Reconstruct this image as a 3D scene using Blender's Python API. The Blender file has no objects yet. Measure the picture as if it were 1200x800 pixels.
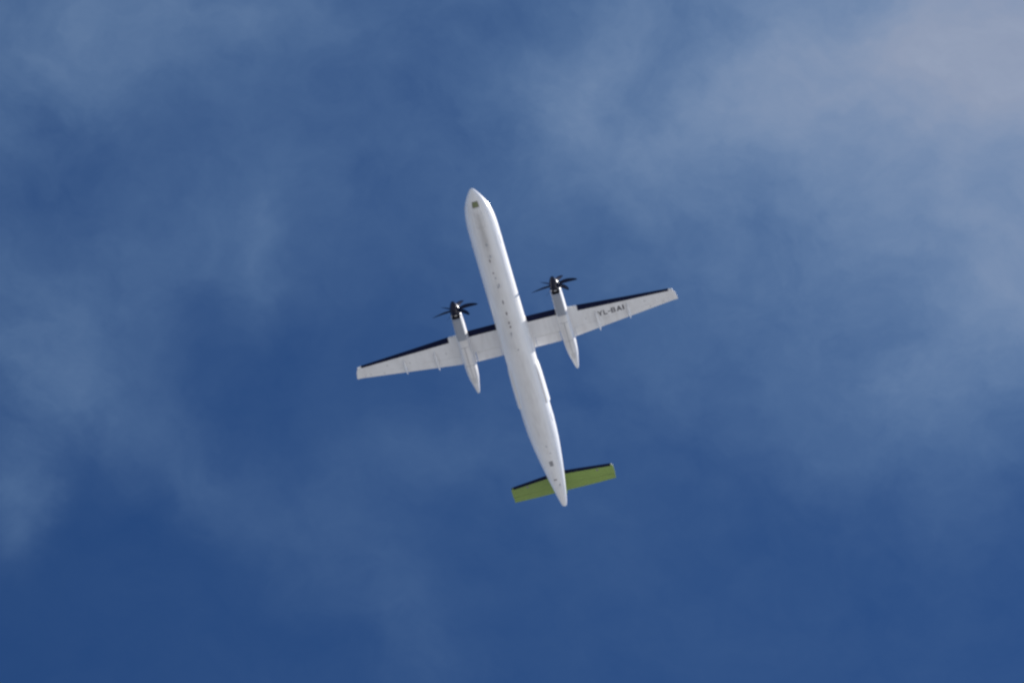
import bpy, bmesh, math
from mathutils import Matrix, Vector
import numpy as np

S = bpy.context.scene
COL = S.collection

# ------------------------------------------------------------------ camera
cam_d = bpy.data.cameras.new("camera")
cam = bpy.data.objects.new("camera", cam_d)
COL.objects.link(cam)
cam_d.sensor_width = 36.0
cam_d.lens = 200.0
cam_d.clip_start = 0.5
cam_d.clip_end = 200000.0
cam.location = (0, 0, 1.7)
cam.rotation_euler = (math.radians(90 + 65), 0, 0)      # a photographer looking up, 65 degrees above the horizon
S.camera = cam

# ------------------------------------------------------------------ pose of the aircraft (columns: forward, left, up)
AFT = Vector((0.25931, 0.96523, -0.03300))
LEFT = Vector((0.96573, -0.25877, 0.01998))
UP = Vector((-0.01074, 0.03705, 0.99926))
NOSE = Vector((-3.5182, 194.6121, 450.4771))            # where the nose is

# ------------------------------------------------------------------ sun and sky
SUN = (AFT * 0.17 + LEFT * 1.0 + UP * 0.98).normalized()  # direction towards the sun
sun_el = math.asin(SUN.z)
sun_az = math.atan2(SUN.x, SUN.y)                         # clockwise from +Y
sd = bpy.data.lights.new("sun", 'SUN')
sd.energy = 4.2
sd.angle = math.radians(0.53)
sd.color = (1.0, 0.955, 0.89)
sun = bpy.data.objects.new("sun", sd)
COL.objects.link(sun)
sun.location = (0, 0, 900)
sun.rotation_euler = SUN.to_track_quat('Z', 'Y').to_euler()

S.view_settings.view_transform = 'Standard'
S.view_settings.look = 'None'
S.view_settings.gamma = 1.0
S.view_settings.use_curve_mapping = False
S.view_settings.exposure = 0.47
S.cycles.filter_width = 2.6

W = bpy.data.worlds.new("World")
S.world = W
W.use_nodes = True
nt = W.node_tree
nt.nodes.clear()


class G:
    """a few shorthands for node graphs"""
    def __init__(self, tree):
        self.t = tree

    def n(self, kind, **kw):
        x = self.t.nodes.new(kind)
        for k, v in kw.items():
            setattr(x, k, v)
        return x

    def l(self, a, b):
        self.t.links.new(a, b)

    def put(self, sock, v):
        if isinstance(v, bpy.types.NodeSocket):
            self.l(v, sock)
        else:
            sock.default_value = v

    def m(self, op, a, b=0.0, c=None, clamp=False):
        x = self.n('ShaderNodeMath', operation=op, use_clamp=clamp)
        self.put(x.inputs[0], a)
        self.put(x.inputs[1], b)
        if c is not None:
            self.put(x.inputs[2], c)
        return x.outputs[0]

    def v(self, op, a, b=None, scale=None):
        x = self.n('ShaderNodeVectorMath', operation=op)
        self.put(x.inputs[0], a)
        if b is not None:
            self.put(x.inputs[1], b)
        if scale is not None:
            self.put(x.inputs['Scale'], scale)
        return x.outputs['Value'] if op in ('DOT_PRODUCT', 'LENGTH') else x.outputs['Vector']

    def noise(self, vec, scale, detail=4.0, rough=0.5, out='Fac', dist=0.0, lac=2.0):
        x = self.n('ShaderNodeTexNoise')
        self.put(x.inputs['Vector'], vec)
        x.inputs['Scale'].default_value = scale
        x.inputs['Detail'].default_value = detail
        x.inputs['Roughness'].default_value = rough
        x.inputs['Lacunarity'].default_value = lac
        x.inputs['Distortion'].default_value = dist
        return x.outputs[out]

    def mix(self, fac, a, b, blend='MIX'):
        x = self.n('ShaderNodeMix', data_type='RGBA', blend_type=blend)
        self.put(x.inputs[0], fac)
        self.put(x.inputs[6], a)
        self.put(x.inputs[7], b)
        return x.outputs[2]

    def rng(self, v, a, b, c=0.0, d=1.0, smooth=False):
        x = self.n('ShaderNodeMapRange', interpolation_type='SMOOTHSTEP' if smooth else 'LINEAR')
        self.put(x.inputs[0], v)
        for i, q in enumerate((a, b, c, d)):
            x.inputs[1 + i].default_value = q
        return x.outputs[0]

    def gauss(self, p, loc, rot, sx, sy):
        mp = self.n('ShaderNodeMapping', vector_type='TEXTURE')
        self.put(mp.inputs['Vector'], p)
        mp.inputs['Location'].default_value = (loc[0], loc[1], 0)
        mp.inputs['Rotation'].default_value = (0, 0, rot)
        mp.inputs['Scale'].default_value = (sx, sy, 1)
        q = self.v('DOT_PRODUCT', mp.outputs[0], mp.outputs[0])
        return self.m('POWER', math.e, self.m('MULTIPLY', q, -0.5))


g = G(nt)
SKY_STRENGTH = 0.066
tc = g.n('ShaderNodeTexCoord')
sky = g.n('ShaderNodeTexSky', sky_type='NISHITA')
sky.sun_disc = False
sky.sun_elevation = sun_el
sky.sun_rotation = sun_az
sky.altitude = 0
sky.air_density = 0.6
sky.dust_density = 0.0
sky.ozone_density = 10.0
# thin high cloud: density is laid out on a flat deck over the ground, p = deck position / deck height
sep = g.n('ShaderNodeSeparateXYZ')
g.l(tc.outputs['Generated'], sep.inputs[0])
zz = g.m('MAXIMUM', sep.outputs[2], 0.06)
cmb = g.n('ShaderNodeCombineXYZ')
g.l(g.m('DIVIDE', sep.outputs[0], zz), cmb.inputs[0])
g.l(g.m('DIVIDE', sep.outputs[1], zz), cmb.inputs[1])
p0 = cmb.outputs[0]
wc = g.noise(p0, 14.0, 3.0, 0.5, 'Color')
p1 = g.v('ADD', p0, g.v('SCALE', g.v('SUBTRACT', wc, (0.5, 0.5, 0.5)), scale=0.035))
wc2 = g.noise(p0, 55.0, 4.0, 0.55, 'Color')
p2 = g.v('ADD', p1, g.v('SCALE', g.v('SUBTRACT', wc2, (0.5, 0.5, 0.5)), scale=0.018))
# each: deck position, turn (deg), half lengths, weight
BANKS = [
    (0.1012, 0.3901, -32, 0.0493, 0.0315, 0.5),
    (0.0968, 0.4428, -83, 0.0316, 0.0149, 0.27),
    (0.0744, 0.4057, -22, 0.0274, 0.0122, 0.1),
    (0.0454, 0.4109, -37, 0.0230, 0.0086, 0.11),
    (0.0129, 0.4057, -47, 0.0167, 0.0084, 0.18),
    (0.0277, 0.4303, 32, 0.0101, 0.0052, 0.09),
    (0.0065, 0.4232, -62, 0.0103, 0.0047, 0.08),
    (-0.0856, 0.4022, -21, 0.0312, 0.0144, 0.21),
    (-0.0971, 0.4736, 11, 0.0149, 0.0101, 0.16),
    (-0.1013, 0.4977, -70, 0.0103, 0.0050, 0.15),
    (-0.0477, 0.4500, -75, 0.0108, 0.0036, 0.05),
    (-0.0716, 0.4810, 33, 0.0187, 0.0082, 0.05),
    (-0.0577, 0.4931, 42, 0.0104, 0.0063, 0.035),
    (-0.0889, 0.4518, -11, 0.0298, 0.0125, 0.11),
    (-0.0435, 0.3970, -11, 0.0243, 0.0069, 0.07),
    (0.0862, 0.4718, -33, 0.0250, 0.0109, 0.09),
    (-0.0100, 0.4921, -17, 0.0219, 0.0083, 0.05),
    (-0.0203, 0.5261, 59, 0.0203, 0.0071, 0.055),
    (-0.0487, 0.5033, 33, 0.0155, 0.0064, 0.03),
    (-0.0441, 0.4303, -37, 0.0286, 0.0171, 0.055),
    (0.0198, 0.4627, 0, 0.0397, 0.0199, 0.02),
    (0.0593, 0.4536, -33, 0.0233, 0.0142, 0.06),
    (-0.0097, 0.4126, 0, 0.0324, 0.0209, 0.055),
    (1.1262, 0.4303, 0, 0.4897, 0.4819, 0.28),
]
tot = None
for (cx, cy, rot, sx, sy, w) in BANKS:
    e = g.m('MULTIPLY', g.gauss(p2, (cx, cy), math.radians(rot), sx, sy), w)
    tot = e if tot is None else g.m('ADD', tot, e)
veil = g.rng(g.noise(p0, 3.1, 2.0, 0.5), 0.35, 0.75, 0.0, 0.05)          # the rest of the sky: uneven thin veil
cover = g.m('ADD', veil, tot) if tot is not None else veil
# stretched wisps
mpw = g.n('ShaderNodeMapping', vector_type='TEXTURE')
g.l(p2, mpw.inputs['Vector'])
mpw.inputs['Rotation'].default_value = (0, 0, math.radians(35))
mpw.inputs['Scale'].default_value = (1.3, 1.0, 1.0)
mpw.inputs['Location'].default_value = (2.37, 1.13, 0)
fib = g.noise(mpw.outputs[0], 30.0, 8.0, 0.6)
soft = g.noise(p2, 15.0, 4.0, 0.5)
fine = g.noise(p2, 95.0, 5.0, 0.6)
tex = g.m('ADD', g.m('ADD', g.m('MULTIPLY', fib, 0.5), g.m('MULTIPLY', soft, 0.3)), g.m('MULTIPLY', fine, 0.2))
tex = g.rng(tex, 0.32, 0.68, 0.42, 1.46)
# dense cloud is more even than its frayed edges
tex = g.m('ADD', 1.0, g.m('MULTIPLY', g.m('SUBTRACT', tex, 1.0), g.rng(cover, 0.25, 0.65, 1.0, 0.5)))
alpha = g.m('MULTIPLY', g.m('MAXIMUM', cover, 0.0), tex)
alpha = g.m('MINIMUM', alpha, 0.92)
deep = g.n('ShaderNodeGamma')
g.l(sky.outputs[0], deep.inputs[0])
deep.inputs[1].default_value = 1.3
skycol = g.mix(1.0, deep.outputs[0], (0.68, 1.02, 1.0, 1), 'MULTIPLY')
K = 1.0 / (SKY_STRENGTH * 2 ** S.view_settings.exposure)
THIN = (0.35 * K, 0.56 * K, 0.82 * K, 1)                 # thin veil scatters bluish, thick cloud is whiter
THICK = (0.385 * K, 0.45 * K, 0.58 * K, 1)
# pale air low over the horizon
haze = g.m('MULTIPLY', g.m('POWER', math.e, g.m('MULTIPLY', g.m('MAXIMUM', sep.outputs[2], 0.0), -7.0)), 0.85)
skycol = g.mix(haze, skycol, (0.52 * K, 0.57 * K, 0.64 * K, 1))
col = g.mix(alpha, skycol, g.mix(g.rng(alpha, 0.15, 0.7), THIN, THICK))
bg = g.n('ShaderNodeBackground')
g.l(col, bg.inputs[0])
bg.inputs[1].default_value = SKY_STRENGTH
wo = g.n('ShaderNodeOutputWorld')
g.l(bg.outputs[0], wo.inputs[0])


# ------------------------------------------------------------------ materials
def mat(name, color, rough=0.4, metal=0.0, coat=0.0, spec=0.5):
    m = bpy.data.materials.new(name)
    m.use_nodes = True
    b = m.node_tree.nodes['Principled BSDF']
    b.inputs['Base Color'].default_value = (*color, 1)
    b.inputs['Roughness'].default_value = rough
    b.inputs['Metallic'].default_value = metal
    b.inputs['Coat Weight'].default_value = coat
    b.inputs['Coat Roughness'].default_value = 0.08
    b.inputs['Specular IOR Level'].default_value = spec
    return m, G(m.node_tree), b


def worn(name, color, dirt, amount=0.12, rough=0.35, streak=(0.35, 3.0, 3.0), coat=0.08):
    """paint with faint streaks and blotches running along the airflow"""
    m, q, b = mat(name, color, rough, coat=coat)
    t = q.n('ShaderNodeTexCoord').outputs['Object']
    s = q.v('MULTIPLY', t, streak)
    a = q.noise(s, 1.0, 6.0, 0.6)
    c = q.noise(t, 0.45, 3.0, 0.5)
    f = q.m('MULTIPLY', q.rng(a, 0.4, 0.75), q.rng(c, 0.3, 0.7), clamp=True)
    f = q.m('MULTIPLY', f, amount * 2.2, clamp=True)
    q.l(q.mix(f, (*color, 1), (*dirt, 1)), b.inputs['Base Color'])
    q.l(q.rng(a, 0.2, 0.8, rough - 0.08, rough + 0.12), b.inputs['Roughness'])
    return m


# white fuselage paint: grime trails run aft from the nose gear bay and along the keel
M_FUS, q, b = mat("fuselage_paint", (0.8, 0.8, 0.8), 0.38, coat=0.08, spec=0.35)
t = q.n('ShaderNodeTexCoord').outputs['Object']
sp = q.n('ShaderNodeSeparateXYZ')
q.l(t, sp.inputs[0])
X0, Z0 = 15.0, 1.345                                   # local origin: under the wing, on the keel line
xa = q.m('SUBTRACT', X0, sp.outputs[0])                # metres aft of the nose
sn = q.noise(q.v('MULTIPLY', t, (0.5, 4.0, 4.0)), 1.0, 6.0, 0.6)
bl = q.noise(t, 0.7, 4.0, 0.55)
yw = q.m('ADD', sp.outputs[1], q.m('MULTIPLY', q.m('SUBTRACT', sn, 0.5), 0.18))
y2 = q.m('MULTIPLY', yw, yw)
low = q.rng(sp.outputs[2], 0.15, 0.75, 1.0, 0.0)
trail = q.m('POWER', math.e, q.m('MULTIPLY', y2, -11.0))                      # narrow trail
along = q.m('MULTIPLY', q.rng(xa, 1.5, 2.4, 0, 1, True), q.rng(xa, 4.6, 7.2, 1, 0, True))
trail = q.m('MULTIPLY', trail, along)
keel = q.m('POWER', math.e, q.m('MULTIPLY', y2, -2.4))
keel = q.m('MULTIPLY', keel, q.m('MULTIPLY', q.rng(xa, 2.0, 6.0, 0, 1, True), q.rng(bl, 0.3, 0.7, 0.3, 1.0)))
f = q.m('ADD', q.m('MULTIPLY', trail, 0.45), q.m('MULTIPLY', keel, 0.22))
f = q.m('MULTIPLY', f, low)
f = q.m('ADD', f, q.m('MULTIPLY', q.rng(sn, 0.46, 0.75), 0.20), clamp=True)
q.l(q.mix(f, (0.8, 0.8, 0.8, 1), (0.30, 0.295, 0.29, 1)), b.inputs['Base Color'])
q.l(q.rng(sn, 0.2, 0.8, 0.26, 0.45), b.inputs['Roughness'])

M_WING = worn("wing_paint", (0.79, 0.79, 0.79), (0.45, 0.42, 0.40), 0.24, streak=(0.6, 2.2, 2.2))
M_NAC = worn("nacelle_paint", (0.74, 0.735, 0.73), (0.36, 0.32, 0.30), 0.22, streak=(0.5, 3, 3))
M_COWL = worn("cowl_grey", (0.30, 0.33, 0.38), (0.22, 0.23, 0.26), 0.2, rough=0.45, streak=(0.6, 4, 4))
M_LIME = worn("lime_paint", (0.225, 0.325, 0.075), (0.12, 0.18, 0.055), 0.12, streak=(0.7, 1.5, 2))
M_BOOT = mat("deice_rubber", (0.002, 0.005, 0.030), 0.5, spec=0.12)[0]  # black rubber; blue of the air in between put into the colour
M_SEAM = mat("seam_sealant", (0.42, 0.42, 0.43), 0.7)[0]
M_DARK = mat("dark_fitting", (0.20, 0.18, 0.185), 0.5)[0]
M_GREY = mat("grey_fitting", (0.34, 0.35, 0.37), 0.5)[0]
M_PANEL = mat("panel_grey", (0.60, 0.60, 0.60), 0.5)[0]
M_HATCH = worn("olive_hatch", (0.19, 0.22, 0.105), (0.10, 0.11, 0.08), 0.3)
M_INT = mat("intake_inside", (0.012, 0.012, 0.016), 0.8)[0]
M_BLADE = mat("blade_composite", (0.004, 0.008, 0.030), 0.4, spec=0.2)[0]  # dark blades, with bluish airlight worked into the colour
M_SPIN = mat("spinner_gloss", (0.003, 0.006, 0.026), 0.30, coat=0.35, spec=0.25)[0]  # dark gloss, its blue is airlight put into the colour
M_GLASS = mat("cockpit_glass", (0.02, 0.025, 0.03), 0.05, coat=1.0)[0]
M_CHROME = mat("polished_metal", (0.9, 0.88, 0.86), 0.25, metal=1.0)[0]
M_LENS = mat("light_lens", (0.75, 0.72, 0.68), 0.12, metal=0.6, coat=1.0)[0]
M_NAVG = mat("navigation_lens", (0.8, 0.8, 0.8), 0.15, metal=0.8, coat=1.0)[0]
M_PRINT = mat("registration_print", (0.035, 0.035, 0.05), 0.45)[0]

# unseen ground, darker patches; gloss added to bounce sunlight onto the aircraft's underside
M_GROUND, q, b = mat("bounce_ground", (0.6, 0.6, 0.6), 0.42, coat=1.0, spec=1.0)
b.inputs['Coat IOR'].default_value = 1.6
b.inputs['Coat Roughness'].default_value = 0.40
t = q.n('ShaderNodeTexCoord').outputs['Object']
n1 = q.noise(t, 0.004, 6.0, 0.6)
n2 = q.noise(t, 0.15, 5.0, 0.6)
f = q.rng(q.m('ADD', n1, q.m('MULTIPLY', n2, 0.25)), 0.70, 0.80)
q.l(q.mix(f, (0.285, 0.29, 0.288, 1), (0.17, 0.17, 0.15, 1)), b.inputs['Base Color'])

# ------------------------------------------------------------------ object helpers
root = bpy.data.objects.new("turboprop_airliner", None)
COL.objects.link(root)
root['label'] = "white twin propeller airliner with lime green tail flying overhead, seen from below"
root['category'] = "airplane"
root.empty_display_size = 2.0
rot = Matrix((-AFT, LEFT, UP)).transposed()
root.matrix_world = Matrix.Translation(NOSE + AFT * X0 - UP * Z0) @ rot.to_4x4()


def V(x, y, z):
    """x metres aft of the nose, y to the left wing, z above the cabin axis"""
    return Vector((X0 - x, y, z + Z0))


def build(name, verts, faces, m, parent, smooth=True, fix=True, outward=None, angle=40, loc=None):
    me = bpy.data.meshes.new(name)
    bm = bmesh.new()
    vs = [bm.verts.new(v) for v in verts]
    for f in faces:
        ids = []
        for i in f:
            if i not in ids:
                ids.append(i)
        if len(ids) < 3:
            continue
        try:
            bm.faces.new([vs[i] for i in ids])
        except ValueError:
            pass
    bmesh.ops.remove_doubles(bm, verts=bm.verts, dist=1e-5)
    bmesh.ops.dissolve_degenerate(bm, edges=bm.edges, dist=1e-6)
    if outward is not None:
        bm.normal_update()
        s = sum((f.normal.dot(outward(f.calc_center_median())) for f in bm.faces))
        if s < 0:
            bmesh.ops.reverse_faces(bm, faces=bm.faces)
    elif fix:
        bmesh.ops.recalc_face_normals(bm, faces=bm.faces)
    bm.to_mesh(me)
    bm.free()
    if smooth:
        me.shade_smooth()
        me.set_sharp_from_angle(angle=math.radians(angle))
    me.materials.append(m)
    o = bpy.data.objects.new(name, me)
    COL.objects.link(o)
    o.parent = parent
    if loc is not None:
        o.location = loc
    return o


def loft(rings, cap=True, closed=True):
    """rings: list of equally long point lists"""
    vs, fs = [], []
    n = len(rings[0])
    for r in rings:
        vs += r
    for i in range(len(rings) - 1):
        for j in range(n if closed else n - 1):
            k = (j + 1) % n
            fs.append((i * n + j, i * n + k, (i + 1) * n + k, (i + 1) * n + j))
    if cap:
        fs.append(tuple(range(n - 1, -1, -1)))
        fs.append(tuple(range((len(rings) - 1) * n, len(rings) * n)))
    return vs, fs


def merge(*parts):
    vs, fs = [], []
    for v, f in parts:
        o = len(vs)
        vs += v
        fs += [tuple(i + o for i in q) for q in f]
    return vs, fs


def pchip(xs, ys):
    xs = np.array(xs, float)
    ys = np.array(ys, float)
    h = np.diff(xs)
    d = np.diff(ys) / h
    m = np.zeros(len(xs))
    for i in range(1, len(xs) - 1):
        if d[i - 1] * d[i] > 0:
            w1, w2 = 2 * h[i] + h[i - 1], h[i] + 2 * h[i - 1]
            m[i] = (w1 + w2) / (w1 / d[i - 1] + w2 / d[i])
    m[0], m[-1] = d[0], d[-1]

    def f(x):
        i = int(np.clip(np.searchsorted(xs, x) - 1, 0, len(xs) - 2))
        t = (min(max(x, xs[0]), xs[-1]) - xs[i]) / h[i]
        return float((2 * t**3 - 3 * t**2 + 1) * ys[i] + (t**3 - 2 * t**2 + t) * h[i] * m[i]
                     + (-2 * t**3 + 3 * t**2) * ys[i + 1] + (t**3 - t**2) * h[i] * m[i + 1])
    return f


def sgnpow(v, e):
    return math.copysign(abs(v) ** e, v)


# ------------------------------------------------------------------ fuselage
FUS = [  # x, half width, bottom, top
    (0.00, 0.00, -0.36, -0.36), (0.03, 0.10, -0.46, -0.26), (0.15, 0.225, -0.565, -0.16), (0.40, 0.415, -0.72, -0.02),
    (0.80, 0.66, -0.89, 0.15), (1.25, 0.88, -1.03, 0.36), (1.80, 1.07, -1.165, 0.72), (2.40, 1.21, -1.26, 1.06),
    (3.10, 1.295, -1.315, 1.27), (4.00, 1.345, -1.345, 1.345), (12.0, 1.345, -1.345, 1.345), (22.0, 1.345, -1.345, 1.345),
    (23.4, 1.32, -1.23, 1.345), (24.6, 1.245, -0.98, 1.34), (26.0, 1.10, -0.62, 1.32), (28.0, 0.84, -0.10, 1.24),
    (30.0, 0.52, 0.36, 1.10), (31.0, 0.33, 0.56, 1.00), (31.40, 0.235, 0.64, 0.94), (31.58, 0.12, 0.72, 0.88), (31.62, 0.0, 0.80, 0.80)]
_x = [s[0] for s in FUS]
F_HW, F_ZB, F_ZT = (pchip(_x, [s[k] for s in FUS]) for k in (1, 2, 3))


def fus_pt(x, a, off=0.0):
    """a: degrees round the section from straight down, positive to the left"""
    w, zb, zt = F_HW(x), F_ZB(x), F_ZT(x)
    cz, hz = (zb + zt) / 2, (zt - zb) / 2
    r = math.radians(a)
    return (x, (w + off) * math.sin(r), cz - (hz + off) * math.cos(r))


NA = 72
fx = [0.0, 0.02, 0.04, 0.09, 0.15, 0.25, 0.4, 0.6, 0.8, 1.0, 1.25, 1.5, 1.8, 2.1, 2.4, 2.75, 3.1, 3.5, 4.0] + \
     [4 + 18 * i / 24 for i in range(1, 25)] + [22.4, 22.9, 23.4, 24, 24.6, 25.3, 26, 27, 28, 29, 30, 30.5, 31, 31.2, 31.4, 31.5, 31.58, 31.61, 31.62]
v, f = loft([[V(*fus_pt(x, 360 * j / NA)) for j in range(NA)] for x in fx], cap=False)
fus = build("fuselage", v, f, M_FUS, root)


def patch(name, x0, x1, a0, a1, off, m, parent, thick=0.03, na=8, nx=6):
    """a panel that follows the hull, with rim walls down to it"""
    rings = []
    for i in range(nx + 1):
        x = x0 + (x1 - x0) * i / nx
        up = [V(*fus_pt(x, a0 + (a1 - a0) * j / na, off)) for j in range(na + 1)]
        dn = [V(*fus_pt(x, a1 + (a0 - a1) * j / na, off - thick)) for j in range(na + 1)]
        rings.append(up + dn)
    v, f = loft(rings)
    return build(name, v, f, m, parent, angle=30)


def frame_patch(name, x0, x1, a0, a1, wx, wa, off, m, parent):
    """outline of a hatch or door: four strips on the hull in one part"""
    bits = []
    for (p0, p1, b0, b1) in ((x0, x0 + wx, a0, a1), (x1 - wx, x1, a0, a1),
                             (x0 + wx, x1 - wx, a0, a0 + wa), (x0 + wx, x1 - wx, a1 - wa, a1)):
        rings = []
        na = 10
        for i in range(5):
            x = p0 + (p1 - p0) * i / 4
            up = [V(*fus_pt(x, b0 + (b1 - b0) * j / na, off)) for j in range(na + 1)]
            dn = [V(*fus_pt(x, b1 + (b0 - b1) * j / na, off - 0.02)) for j in range(na + 1)]
            rings.append(up + dn)
        bits.append(loft(rings))
    v, f = merge(*bits)
    return build(name, v, f, m, parent, angle=30)


# nose gear bay: olive front hatch, two door leaves and their gaps
patch("nose_hatch", 1.07, 1.52, -15, 16, 0.008, M_HATCH, fus)
frame_patch("hatch_frame", 1.03, 1.56, -18, 19, 0.04, 3.0, 0.004, M_DARK, fus)
for s in (-1, 1):
    patch("nose_gear_door", 1.66, 3.35, 0.8 * s, 15 * s, 0.010, M_FUS, fus, na=4, nx=8)
frame_patch("gear_door_gap", 1.63, 3.40, -16, 16, 0.03, 0.9, 0.004, M_SEAM, fus)

# cabin doors on both sides, outlined by their seals
for (x0, x1, a0, a1, nm) in ((4.72, 5.50, 62, 122, "passenger_door"), (22.05, 22.80, 62, 118, "service_door"),
                             (22.05, 22.80, -118, -62, "service_door"), (4.8, 5.4, -115, -66, "emergency_door")):
    patch(nm, x0 + 0.035, x1 - 0.035, a0 + 1.6, a1 - 1.6, 0.009, M_FUS, fus, na=10)
    frame_patch("door_seal", x0, x1, a0, a1, 0.04, 1.8, 0.004, M_GREY, fus)

# cockpit glazing
for s in (-1, 1):
    for (x0, x1, a0, a1) in ((1.52, 2.10, 150, 178), (1.62, 2.25, 122, 147), (2.0, 2.6, 100, 120)):
        patch("cockpit_window", x0, x1, a0 * s, a1 * s, 0.006, M_GLASS, fus)


def blob(name, x, a, lx, ly, h, m, parent, n=10):
    """streamlined bump standing on the hull"""
    c = Vector(fus_pt(x, a))
    d = (Vector(fus_pt(x, a, 1.0)) - c).normalized()
    t = (Vector(fus_pt(x + 0.05, a)) - Vector(fus_pt(x - 0.05, a))).normalized()
    s = d.cross(t)
    rings = []
    for i in range(5):
        u = i / 4
        k = math.cos(u * math.pi / 2)
        zz = -0.02 + (h + 0.02) * math.sin(u * math.pi / 2)
        rings.append([V(*(c + t * (lx / 2 * max(k, 0.02) * math.cos(2 * math.pi * j / n)) + s * (ly / 2 * max(k, 0.02) * math.sin(2 * math.pi * j / n)) + d * zz)) for j in range(n)])
    v, f = loft(rings)
    return build(name, v, f, m, parent)


def blade_antenna(x, a, chord, h, m=None):
    c = Vector(fus_pt(x, a))
    d = (Vector(fus_pt(x, a, 1.0)) - c).normalized()
    t = Vector((1, 0, 0))
    s = d.cross(t)
    rings = []
    for i in range(4):
        u = i / 3
        ch = chord * (1 - 0.45 * u)
        base = c + d * (-0.03 + (h + 0.03) * u) + t * (0.35 * chord * u)
        sec = [(-0.5, 0), (-0.25, 0.10), (0.1, 0.12), (0.5, 0), (0.1, -0.12), (-0.25, -0.10)]
        rings.append([V(*(base + t * (p * ch) + s * (w * ch * 0.9))) for p, w in sec])
    v, f = loft(rings)
    return build("blade_antenna", v, f, m or M_GREY, fus, angle=60)


# small dark fittings down the keel line
for (x, y, lx, ly, m) in ((5.05, 0.02, 0.30, 0.16, M_GREY), (6.55, -0.10, 0.34, 0.13, M_DARK), (7.72, -0.12, 0.20, 0.12, M_DARK),
                          (8.22, -0.04, 0.26, 0.10, M_GREY), (9.1, -0.05, 0.18, 0.10, M_GREY), 
                          (10.55, 0.0, 0.45, 0.13, M_DARK), (11.65, 0.02, 0.34, 0.15, M_DARK), (12.55, 0.0, 0.30, 0.13, M_DARK),
                          (12.95, 0.02, 0.24, 0.17, M_DARK), (15.2, 0.12, 0.18, 0.14, M_GREY), 
                          (24.9, 0.06, 0.16, 0.14, M_GREY), (25.7, 0.22, 0.14, 0.12, M_GREY)):
    w = F_HW(x)
    blob("drain_fitting", x, math.degrees(math.asin(y / w)), lx, ly, 0.05, m, fus)
for (x, a, ch, h) in ((6.1, 2, 0.30, 0.22), (8.9, 4, 0.34, 0.28), (13.6, -3, 0.34, 0.28)):
    blade_antenna(x, a, ch, h)
patch("vent_grille", 26.55, 27.10, -9, 10, 0.010, M_GREY, fus)
for k in range(4):
    patch("vent_slot", 26.60 + 0.125 * k, 26.65 + 0.125 * k, -7, 8, 0.013, M_DARK, fus, na=3, nx=1, thick=0.008)
blob("tail_drain", 28.62, -7, 0.16, 0.34, 0.05, M_DARK, fus)
blob("tail_drain", 29.25, 16, 0.26, 0.12, 0.05, M_GREY, fus)
blob("tail_light", 31.58, 90, 0.10, 0.10, 0.06, M_LENS, fus)
# glint plate and air data probes beside the flight deck
patch("glint_plate", 1.58, 1.92, 66, 82, 0.008, M_CHROME, fus)  # metal patch added to throw the sun's glint
blob("air_data_probe", 1.62, -80, 0.10, 0.08, 0.10, M_GREY, fus)
blob("static_port", 1.30, -48, 0.12, 0.10, 0.012, M_GREY, fus)

# long raised strips on the flanks aft of the wing, blunt at the aft end
for s in (-1, 1):
    rings = []
    for x, h in ((16.9, -0.02), (17.2, 0.03), (17.6, 0.075), (18.2, 0.10), (19, 0.11), (20, 0.115), (20.95, 0.115)):
        a0 = 58 if x > 17.5 else 58 - (17.5 - x) * 3
        sec = [(a0, -0.03), (a0, h * 0.97), (a0 + 7, h), (a0 + 14, h), (a0 + 22, h), (a0 + 34, h), (a0 + 44, h * 0.5), (a0 + 50, -0.03)]
        rings.append([V(*fus_pt(x, s * a, o)) for a, o in sec])
    v, f = loft(rings)
    build("flank_strip", v, f, M_FUS, fus, angle=35)

# fairing that seats the wing on the cabin roof
WF = [(11.6, 0.30, 1.36), (12.2, 0.75, 1.42), (13.0, 1.22, 1.50), (14, 1.36, 1.58), (16, 1.36, 1.56), (17.2, 1.18, 1.46), (18.4, 0.8, 1.38), (19.4, 0.3, 1.34)]
rings = []
for x, w, zt in WF:
    zb = 0.75
    pts = []
    for j in range(32):
        r = 2 * math.pi * j / 32
        pts.append(V(x, w * sgnpow(math.sin(r), 0.75), (zt + zb) / 2 + (zt - zb) / 2 * sgnpow(math.cos(r), 0.75)))
    rings.append(pts)
v, f = loft(rings)
build("wing_fairing", v, f, M_FUS, fus)


# ------------------------------------------------------------------ wings
def interp(tab, y):
    for (a, *pa), (b_, *pb) in zip(tab, tab[1:]):
        if y <= b_:
            t = 0 if b_ == a else (y - a) / (b_ - a)
            return [u + (w - u) * t for u, w in zip(pa, pb)]
    return list(tab[-1][1:])


# |y|: leading edge x, trailing edge x, z of chord line, thickness ratio
WING = [(0.0, 13.38, 16.44, 1.26, 0.17), (4.4, 13.42, 16.44, 1.28, 0.17), (9.0, 13.86, 15.97, 1.46, 0.155), (13.95, 14.30, 15.47, 1.68, 0.13),
        (14.20, 14.42, 15.46, 1.69, 0.12), (14.38, 14.80, 15.46, 1.70, 0.09), (14.47, 15.25, 15.47, 1.70, 0.04)]


def foil(c):
    return 5 * (0.2969 * math.sqrt(c) - 0.126 * c - 0.3516 * c**2 + 0.2843 * c**3 - 0.1036 * c**4)


def camber(c):
    return 0.022 * 4 * c * (1 - c)


def wing_pt(y, c, side, off=0.0, tab=WING):
    le, te, z, tc = interp(tab, abs(y))
    ch = te - le
    h = foil(c) * tc * ch
    x = le + c * ch
    if off:
        x -= off * max(0.0, 1 - c / 0.06)
    return (x, z + camber(c) * ch * 0.5 + side * (h + off))


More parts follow.
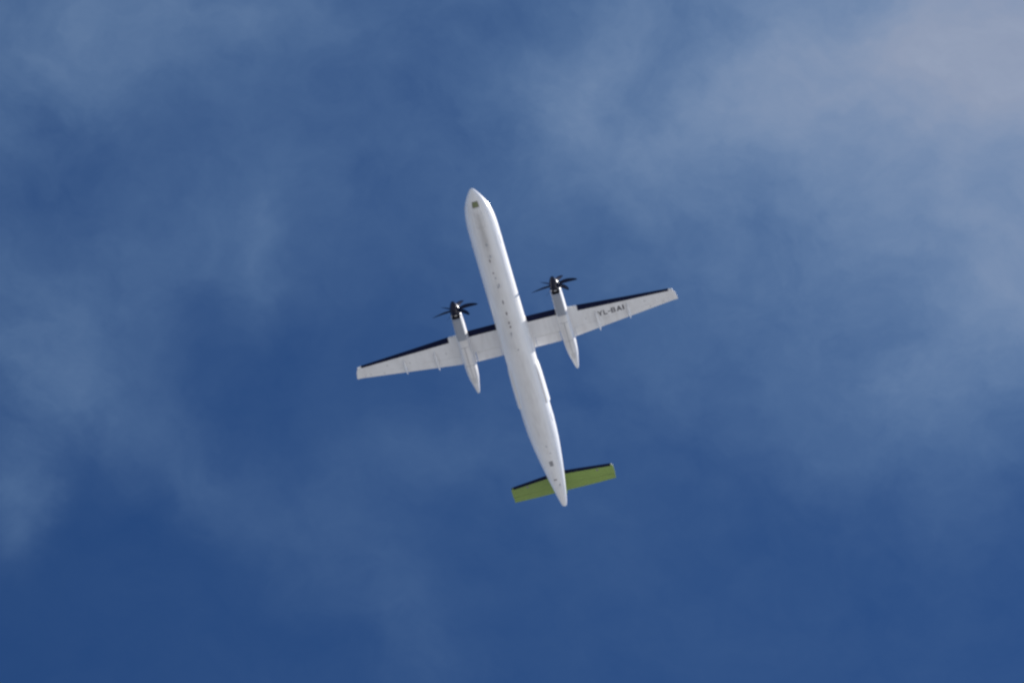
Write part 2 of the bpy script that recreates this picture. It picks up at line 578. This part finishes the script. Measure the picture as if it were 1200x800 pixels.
def section(y, c0, c1, off=0.0, n=12, tab=WING, s=1):
    """closed outline of the slice c0..c1 of the profile"""
    if c0 < 0.01:
        cs = [c0 + (c1 - c0) * (1 - math.cos(math.pi / 2 * i / n)) for i in range(n + 1)]
    else:
        cs = [c0 + (c1 - c0) * i / n for i in range(n + 1)]
    lo = [wing_pt(y, c, -1, off, tab) for c in cs]
    hi = [wing_pt(y, c, 1, off, tab) for c in reversed(cs)]
    return [V(x, s * y, z) for x, z in lo + hi]


def panel(name, ys, c0, c1, m, parent, s, off=0.0, tab=WING, n=12):
    v, f = loft([section(y, c0, c1, off, n, tab, s) for y in ys])
    return build(name, v, f, m, parent, angle=35)


def lens(name, pos, r, m, parent, stretch=(1, 1, 1)):
    v, f = [], []
    rings = []
    for i in range(7):
        a = -math.pi / 2 + math.pi * i / 6
        rings.append([V(pos[0] + stretch[0] * r * math.sin(a), pos[1] + stretch[1] * r * max(math.cos(a), 0.02) * math.cos(2 * math.pi * j / 12),
                        pos[2] + stretch[2] * r * max(math.cos(a), 0.02) * math.sin(2 * math.pi * j / 12)) for j in range(12)])
    v, f = loft(rings)
    return build(name, v, f, m, parent)


def flap_fairing(y, x0, x1, w, d, parent, s):
    rings = []
    n = 12
    for u in (0, 0.04, 0.12, 0.25, 0.4, 0.55, 0.7, 0.82, 0.92, 1.0):
        x = x0 + (x1 - x0) * u
        k = min(1, (u / 0.3) ** 0.6) if u < 0.3 else (1 if u < 0.6 else max(0.03, 1 - ((u - 0.6) / 0.4) ** 1.6))
        le, te, z, tc = interp(WING, y)
        c = min(max((x - le) / (te - le), 0), 1)
        zs = wing_pt(y, c, -1)[1] + 0.04
        depth = d * k + 0.04
        rings.append([V(x, s * y + w / 2 * max(k, 0.02) * math.cos(2 * math.pi * j / n), zs - depth / 2 + depth / 2 * math.sin(2 * math.pi * j / n)) for j in range(n)])
    v, f = loft(rings)
    build("flap_fairing", v, f, M_WING, parent)


for s in (1, -1):
    # main box; the moving surfaces are left out of it
    cut = [(0.6, 1.0), (1.56, 1.0), (1.56, 0.685), (3.84, 0.685), (3.84, 1.0), (5.12, 1.0), (5.12, 0.70), (7.5, 0.70), (10.0, 0.70), (13.70, 0.70),
           (13.70, 1.0), (13.95, 1.0), (14.08, 1.0), (14.20, 1.0), (14.30, 1.0), (14.38, 1.0), (14.47, 1.0)]
    ys = []
    rings = []
    for (y, c1), nxt in zip(cut, cut[1:] + [None]):
        rings.append(section(y, 0.0, c1, 0.0, 16, WING, s))
        if nxt and nxt[0] - y > 1.2:
            k = int((nxt[0] - y) / 0.6)
            for i in range(1, k):
                rings.append(section(y + (nxt[0] - y) * i / k, 0.0, c1, 0.0, 16, WING, s))
    v, f = loft(rings)
    wing = build("wing", v, f, M_WING, root, angle=35)
    panel("flap", (1.60, 2.4, 3.2, 3.76), 0.700, 1.0, M_WING, wing, s)
    panel("flap", (5.15, 6.5, 8.0, 9.96), 0.7045, 1.0, M_WING, wing, s)
    panel("aileron", (9.99, 11.2, 12.4, 13.68), 0.7045, 1.0, M_WING, wing, s)
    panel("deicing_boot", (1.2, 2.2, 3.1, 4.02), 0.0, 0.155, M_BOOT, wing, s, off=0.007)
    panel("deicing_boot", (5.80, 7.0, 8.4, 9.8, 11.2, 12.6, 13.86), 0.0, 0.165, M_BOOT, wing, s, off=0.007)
    flap_fairing(7.27, 14.45, 16.48, 0.27, 0.30, wing, s)
    flap_fairing(10.07, 14.52, 16.12, 0.20, 0.26, wing, s)
    le, te, z, tc_ = interp(WING, 5.52)
    lens("landing_light", (le + 0.05, s * 5.52, z - 0.05), 0.13, M_LENS, wing, (0.8, 1.2, 1.0))
    lens("navigation_light", (14.42, s * 14.15, 1.68), 0.10, M_NAVG, wing, (1.2, 1, 1))
    for (y, c) in ((13.2, 0.80), (12.0, 0.84), (9.6, 0.55), (11.6, 0.42), (6.3, 0.5)):
        x, z = wing_pt(y, c, -1)
        lens("access_panel", (x, s * y, z + 0.002), 0.08, M_PANEL, wing, (1.6, 1.0, 0.12))
    if s == 1:
        # registration under the left wing, tops of the letters towards the leading edge
        GL = {  # strokes on a unit cell, x to the right, y up
            'Y': [[(0, 1), (.24, 1), (.5, .60), (.76, 1), (1, 1), (.62, .42), (.62, 0), (.38, 0), (.38, .42)]],
            'L': [[(.05, 1), (.30, 1), (.30, .2), (.95, .2), (.95, 0), (.05, 0)]],
            '-': [[(0, .56), (1, .56), (1, .38), (0, .38)]],
            'B': [[(0, 1), (.66, 1), (.88, .90), (.92, .74), (.86, .60), (.76, .53), (.90, .44), (.97, .28), (.90, .10), (.70, 0), (0, 0)],
                  [(.25, .82), (.25, .60), (.58, .60), (.66, .66), (.66, .76), (.58, .82)], [(.25, .43), (.25, .18), (.62, .18), (.71, .25), (.71, .36), (.62, .43)]],
            'A': [[(0, 0), (.38, 1), (.62, 1), (1, 0), (.75, 0), (.67, .23), (.33, .23), (.25, 0)], [(.40, .42), (.60, .42), (.50, .74)]],
            'I': [[(.0, 1), (1, 1), (1, 0), (0, 0)]]}
        bmt = bmesh.new()
        yy = 7.39
        H = 0.46
        for ch, wd, gap in (('Y', .45, .05), ('L', .37, .05), ('-', .23, .06), ('B', .41, .07), ('A', .47, .08), ('I', .125, 0)):
            loops = GL[ch]
            vl = []
            ed = []
            for lp in loops:
                vv = [bmt.verts.new((yy + a * wd, b2 * H, 0)) for a, b2 in lp]
                vl += vv
                ed += [bmt.edges.new((vv[i], vv[(i + 1) % len(vv)])) for i in range(len(vv))]
            bmesh.ops.triangle_fill(bmt, use_beauty=True, use_dissolve=False, edges=ed)
            yy += wd + gap
        bmesh.ops.subdivide_edges(bmt, edges=bmt.edges[:], cuts=2, use_grid_fill=True)
        bmt.verts.ensure_lookup_table()
        vts = []
        for q_ in bmt.verts:
            y, up = q_.co.x, q_.co.y
            le, te, _, _ = interp(WING, y)
            x = 15.06 - up
            vts.append(V(x, y, wing_pt(y, (x - le) / (te - le), -1)[1] - 0.005))
        fcs = [[w_.index for w_ in f_.verts] for f_ in bmt.faces]
        bmt.verts.index_update()
        fcs = [[w_.index for w_ in f_.verts] for f_ in bmt.faces]
        bmt.free()
        build("registration", vts, fcs, M_PRINT, wing, smooth=False, outward=lambda c: Vector((0, 0, -1)))

# ------------------------------------------------------------------ nacelles and propellers
YE = 4.47
HUBX, HUBZ = 11.03, 0.88
NAC = [  # x, half width, top, bottom, squareness
    (11.36, 0.43, 1.30, 0.47, 2.3), (11.42, 0.455, 1.34, 0.46, 2.4), (11.6, 0.475, 1.37, 0.46, 2.6), (12.0, 0.49, 1.42, 0.45, 2.8), (12.3, 0.50, 1.46, 0.30, 3.0), (13.2, 0.51, 1.55, 0.06, 3.2),
    (14.2, 0.515, 1.60, -0.08, 3.0), (15.3, 0.54, 1.58, -0.14, 2.8), (16.2, 0.535, 1.50, -0.10, 2.6), (16.9, 0.505, 1.36, 0.02, 2.5),
    (17.5, 0.445, 1.22, 0.17, 2.4), (18.2, 0.30, 1.05, 0.37, 2.2), (18.75, 0.185, 0.90, 0.52, 2.0), (19.06, 0.085, 0.80, 0.62, 2.0), (19.11, 0.01, 0.72, 0.70, 2.0)]
_nx = [r[0] for r in NAC]
N_F = [pchip(_nx, [r[k] for r in NAC]) for k in (1, 2, 3, 4)]


def nac_pt(x, a, s, off=0.0):
    w, zt, zb, e = (fn(x) for fn in N_F)
    r = math.radians(a)
    return V(x, s * YE + (w + off) * sgnpow(math.sin(r), 2 / e), (zt + zb) / 2 - ((zt - zb) / 2 + off) * sgnpow(math.cos(r), 2 / e))


def nac_patch(name, x0, x1, a0, a1, off, m, parent, s, thick=0.025, na=8, nx=8):
    rings = []
    for i in range(nx + 1):
        x = x0 + (x1 - x0) * i / nx
        rings.append([nac_pt(x, a0 + (a1 - a0) * j / na, s, off) for j in range(na + 1)]
                     + [nac_pt(x, a1 + (a0 - a1) * j / na, s, off - thick) for j in range(na + 1)])
    v, f = loft(rings)
    return build(name, v, f, m, parent, angle=30)


# blade: sections along the radius (radius, chord, pitch from the disc plane, sweep)
BL = [(0.24, 0.16, 78, 0.0, 0.55), (0.42, 0.20, 70, 0.0, 0.35), (0.65, 0.285, 61, 0.02, 0.16), (0.95, 0.335, 53, 0.035, 0.11), (1.25, 0.345, 47, 0.02, 0.09),
      (1.55, 0.315, 42, -0.03, 0.075), (1.80, 0.255, 39, -0.09, 0.065), (1.96, 0.18, 37, -0.14, 0.06), (2.04, 0.10, 36, -0.18, 0.06), (2.06, 0.03, 36, -0.20, 0.06)]
rings = []
for r, ch, pit, sw, tc_ in BL:
    pt = math.radians(pit)
    cx_, cz_ = math.sin(pt), math.cos(pt)            # chord direction: forward and along the rotation
    ring = []
    for cc, hh in ((-.5, 0), (-.42, .30), (-.2, .5), (.1, .42), (.4, .15), (.5, 0), (.4, -.12), (.1, -.3), (-.2, -.36), (-.42, -.24)):
        u = -(cc * ch) + sw                           # leading edge positive
        w_ = hh * tc_ * ch
        ring.append(Vector((u * cx_ + w_ * cz_, r, u * cz_ - w_ * cx_)))
    rings.append(ring)
BV, BF = loft(rings)

sp_prof = [(0.84, 0.0), (0.825, 0.05), (0.78, 0.115), (0.68, 0.195), (0.55, 0.27), (0.40, 0.335), (0.25, 0.385), (0.10, 0.42), (-0.06, 0.44), (-0.20, 0.445), (-0.26, 0.44)]
blade_mesh = None
spin_mesh = None
for s in (1, -1):
    v, f = loft([[nac_pt(x, 360 * j / 48, s) for j in range(48)] for x in
                 [11.36, 11.42, 11.5, 11.6, 11.9, 12.3, 12.8, 13.2, 13.7, 14.2, 14.8, 15.3, 15.8, 16.2, 16.6, 16.9, 17.2, 17.5, 17.8, 18.2, 18.5, 18.75, 18.95, 19.06, 19.1, 19.11]])
    nac = build("nacelle", v, f, M_NAC, root)
    # chin scoop: grey lower cowl round the air intake
    CH = [(11.34, 0.385, 0.52, 0.07), (11.40, 0.40, 0.53, 0.02), (11.50, 0.405, 0.54, -0.03), (11.8, 0.41, 0.5, -0.06), (12.6, 0.415, 0.47, -0.08), (13.3, 0.415, 0.45, -0.09), (13.62, 0.41, 0.45, -0.085)]
    rings = []
    for x, w, zt, zb in CH:
        rake = 0.26
        ring = []
        for j in range(40):
            r = 2 * math.pi * j / 40
            z = (zt + zb) / 2 - (zt - zb) / 2 * sgnpow(math.cos(r), 2 / 4.2)
            xx = x + (rake * (zt - z) / (zt - zb) if x < 11.6 else rake * (zt - z) / (zt - zb) * max(0, (12.6 - x)) if x < 12.6 else 0)
            ring.append(V(xx, s * YE + w * sgnpow(math.sin(r), 2 / 4.2), z))
        rings.append(ring)
    # inner throat walls
    inner = []
    for x, k in ((11.335, 1.0), (11.36, 0.96), (11.75, 0.90)):
        w, zt, zb = 0.36, 0.47, 0.11
        ring = []
        for j in range(40):
            r = 2 * math.pi * j / 40
            z = (zt + zb) / 2 - (zt - zb) / 2 * k * sgnpow(math.cos(r), 2 / 4.2)
            ring.append(V(x + 0.26 * (zt - z) / (zt - zb), s * YE + w * k * sgnpow(math.sin(r), 2 / 4.2), z))
        inner.append(ring)
    v, f = loft(list(reversed(inner[:1])) + rings, cap=False)
    # close the aft end
    n_ = 40
    f.append(tuple(range(len(v) - n_, len(v))))
    build("lower_cowl", v, f, M_COWL, nac)
    v, f = loft(inner, cap=False)
    f.append(tuple(range(2 * 40, 3 * 40)))
    build("air_intake", v, f, M_INT, nac, fix=False, outward=lambda c, s=s: (V(11.6, s * YE, 0.3) - c))
    # bright lip ring behind the spinner
    rings = []
    for x, rr in ((11.42, 0.37), (11.39, 0.385), (11.375, 0.405), (11.39, 0.42), (11.46, 0.425)):
        rings.append([V(x, s * YE + rr * math.sin(2 * math.pi * j / 40), HUBZ - 0.02 + rr * math.cos(2 * math.pi * j / 40)) for j in range(40)])
    v, f = loft(rings, cap=False)
    build("cowl_lip", v, f, M_NAC, nac)
    # wheel bay doors and the tail cone joint
    for k in (-1, 1):
        nac_patch("gear_door", 14.35, 16.05, 1.2 * k, 34 * k, 0.012, M_NAC, nac, s)
        nac_patch("aft_gear_door", 16.10, 17.42, 1.5 * k, 30 * k, 0.012, M_NAC, nac, s)
    nac_patch("door_gap", 14.30, 17.47, -36, 36, 0.004, M_SEAM, nac, s, na=16, nx=16)
    nac_patch("tail_panel", 17.52, 17.98, -26, 26, 0.010, M_PANEL, nac, s)
    nac_patch("exhaust_stub", 16.3, 17.3, 150 if s < 0 else -175, 175 if s < 0 else -150, 0.10, M_DARK, nac, s, thick=0.15)
    # propeller
    rings = []
    for dx, rr in ((0.13, 0.30), (0.13, 0.415), (-0.20, 0.45), (-0.29, 0.45), (-0.31, 0.42), (-0.33, 0.30)):
        rings.append([Vector((dx, rr * math.cos(2 * math.pi * j / 32), rr * math.sin(2 * math.pi * j / 32))) for j in range(32)])
    v, f = loft(rings)
    prop = build("propeller", v, f, M_BLADE, root, loc=V(HUBX, s * YE, HUBZ))
    if spin_mesh is None:
        rings = [[Vector((dx, max(rr, 0.004) * math.cos(2 * math.pi * j / 40), max(rr, 0.004) * math.sin(2 * math.pi * j / 40))) for j in range(40)] for dx, rr in sp_prof]
        v, f = loft(rings)
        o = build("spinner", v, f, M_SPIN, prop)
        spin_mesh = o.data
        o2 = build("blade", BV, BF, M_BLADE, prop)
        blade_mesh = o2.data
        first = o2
    else:
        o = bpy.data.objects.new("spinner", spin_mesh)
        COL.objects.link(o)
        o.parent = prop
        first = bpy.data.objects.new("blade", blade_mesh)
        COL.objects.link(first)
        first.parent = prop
    base = (13.0 if s < 0 else 12.0)
    for k in range(6):
        o = first if k == 0 else first.copy()
        if k:
            COL.objects.link(o)
            o.parent = prop
        o.rotation_euler = (math.radians(base + 60 * k), 0, 0)

# ------------------------------------------------------------------ fin, rudder, tailplane
FIN = [  # z, leading edge, trailing edge, half thickness
    (0.6, 25.6, 30.95, 0.17), (1.2, 26.2, 31.10, 0.17), (1.8, 27.0, 31.25, 0.165), (3.2, 28.4, 31.62, 0.15), (4.6, 29.55, 31.98, 0.13), (5.42, 30.15, 32.15, 0.12)]


def fin_ring(le, te, z, th, c0, c1, n=10):
    cs = [c0 + (c1 - c0) * (1 - math.cos(math.pi / 2 * i / n)) if c0 == 0 else c0 + (c1 - c0) * i / n for i in range(n + 1)]
    a = [V(le + c * (te - le), th * 2 * foil(c), z) for c in cs]
    b_ = [V(le + c * (te - le), -th * 2 * foil(c), z) for c in reversed(cs)]
    return a + b_


v, f = loft([fin_ring(le, te, z, th, 0.0, 0.66) for z, le, te, th in FIN])
fin = build("tail_fin", v, f, M_LIME, root, angle=35)
v, f = loft([fin_ring(le, te, z, th, 0.668, 1.0) for z, le, te, th in FIN[1:]])
build("rudder", v, f, M_LIME, fin, angle=35)
rings = []
for x, h in ((22.2, 0.02), (23.2, 0.12), (24.4, 0.30), (25.6, 0.55), (26.6, 0.90), (27.4, 1.25)):
    rings.append([V(x, 0.16, 1.2), V(x, 0.10, 1.3 + h * 0.55), V(x, 0.02, 1.3 + h), V(x, -0.02, 1.3 + h), V(x, -0.10, 1.3 + h * 0.55), V(x, -0.16, 1.2)])
v, f = loft(rings)
build("dorsal_fillet", v, f, M_LIME, fin, angle=50)

TAIL = [(0.0, 30.30, 32.26, 5.52, 0.12), (0.5, 30.33, 32.27, 5.52, 0.12), (2.5, 30.53, 32.27, 5.52, 0.11), (4.50, 30.74, 32.27, 5.52, 0.10), (4.60, 30.82, 32.26, 5.52, 0.09), (4.68, 31.0, 32.22, 5.52, 0.05)]
rings = []
for y in (-4.68, -4.60, -4.50, -3.5, -2.5, -1.5, -0.5, 0.5, 1.5, 2.5, 3.5, 4.50, 4.60, 4.68):
    sec = section(abs(y), 0.0, 0.66, 0.0, 12, TAIL, 1)
    rings.append([Vector((p.x, y, p.z)) for p in sec])
v, f = loft(rings)
stab = build("tailplane", v, f, M_LIME, root, angle=35)
for s in (1, -1):
    panel("elevator", (0.12, 1.5, 3.0, 4.64), 0.666, 1.0, M_LIME, stab, s, tab=TAIL)
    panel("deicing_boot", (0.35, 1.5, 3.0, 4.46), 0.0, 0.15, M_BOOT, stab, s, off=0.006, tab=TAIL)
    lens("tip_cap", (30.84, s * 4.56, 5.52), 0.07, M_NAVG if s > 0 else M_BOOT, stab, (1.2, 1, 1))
    x, z = wing_pt(3.2, 0.25, -1, 0.0, TAIL)
    lens("access_panel", (x, s * 3.2, z + 0.002), 0.09, M_DARK, stab, (1.0, 1.4, 0.12))
rings = []
for x, r in ((29.75, 0.02), (29.95, 0.12), (30.3, 0.19), (31.2, 0.21), (32.0, 0.17), (32.5, 0.08), (32.62, 0.01)):
    rings.append([V(x, r * math.sin(2 * math.pi * j / 20), 5.50 + 1.05 * r * math.cos(2 * math.pi * j / 20)) for j in range(20)])
v, f = loft(rings)
build("bullet_fairing", v, f, M_LIME, stab)

# ------------------------------------------------------------------ ground, out to the horizon
vs, fs = [Vector((0, 0, 0))], []
NR = 96
radii = [60, 250, 1000, 4000, 15000, 45000]
for r in radii:
    for j in range(NR):
        a = 2 * math.pi * j / NR
        vs.append(Vector((r * math.cos(a), r * math.sin(a), 0)))
for j in range(NR):
    fs.append((0, 1 + j, 1 + (j + 1) % NR))
for i in range(len(radii) - 1):
    for j in range(NR):
        k = (j + 1) % NR
        a, b2 = 1 + i * NR, 1 + (i + 1) * NR
        fs.append((a + j, b2 + j, b2 + k, a + k))
gr = build("ground", vs, fs, M_GROUND, None, smooth=False, outward=lambda c: Vector((0, 0, 1)))
gr['kind'] = 'structure'
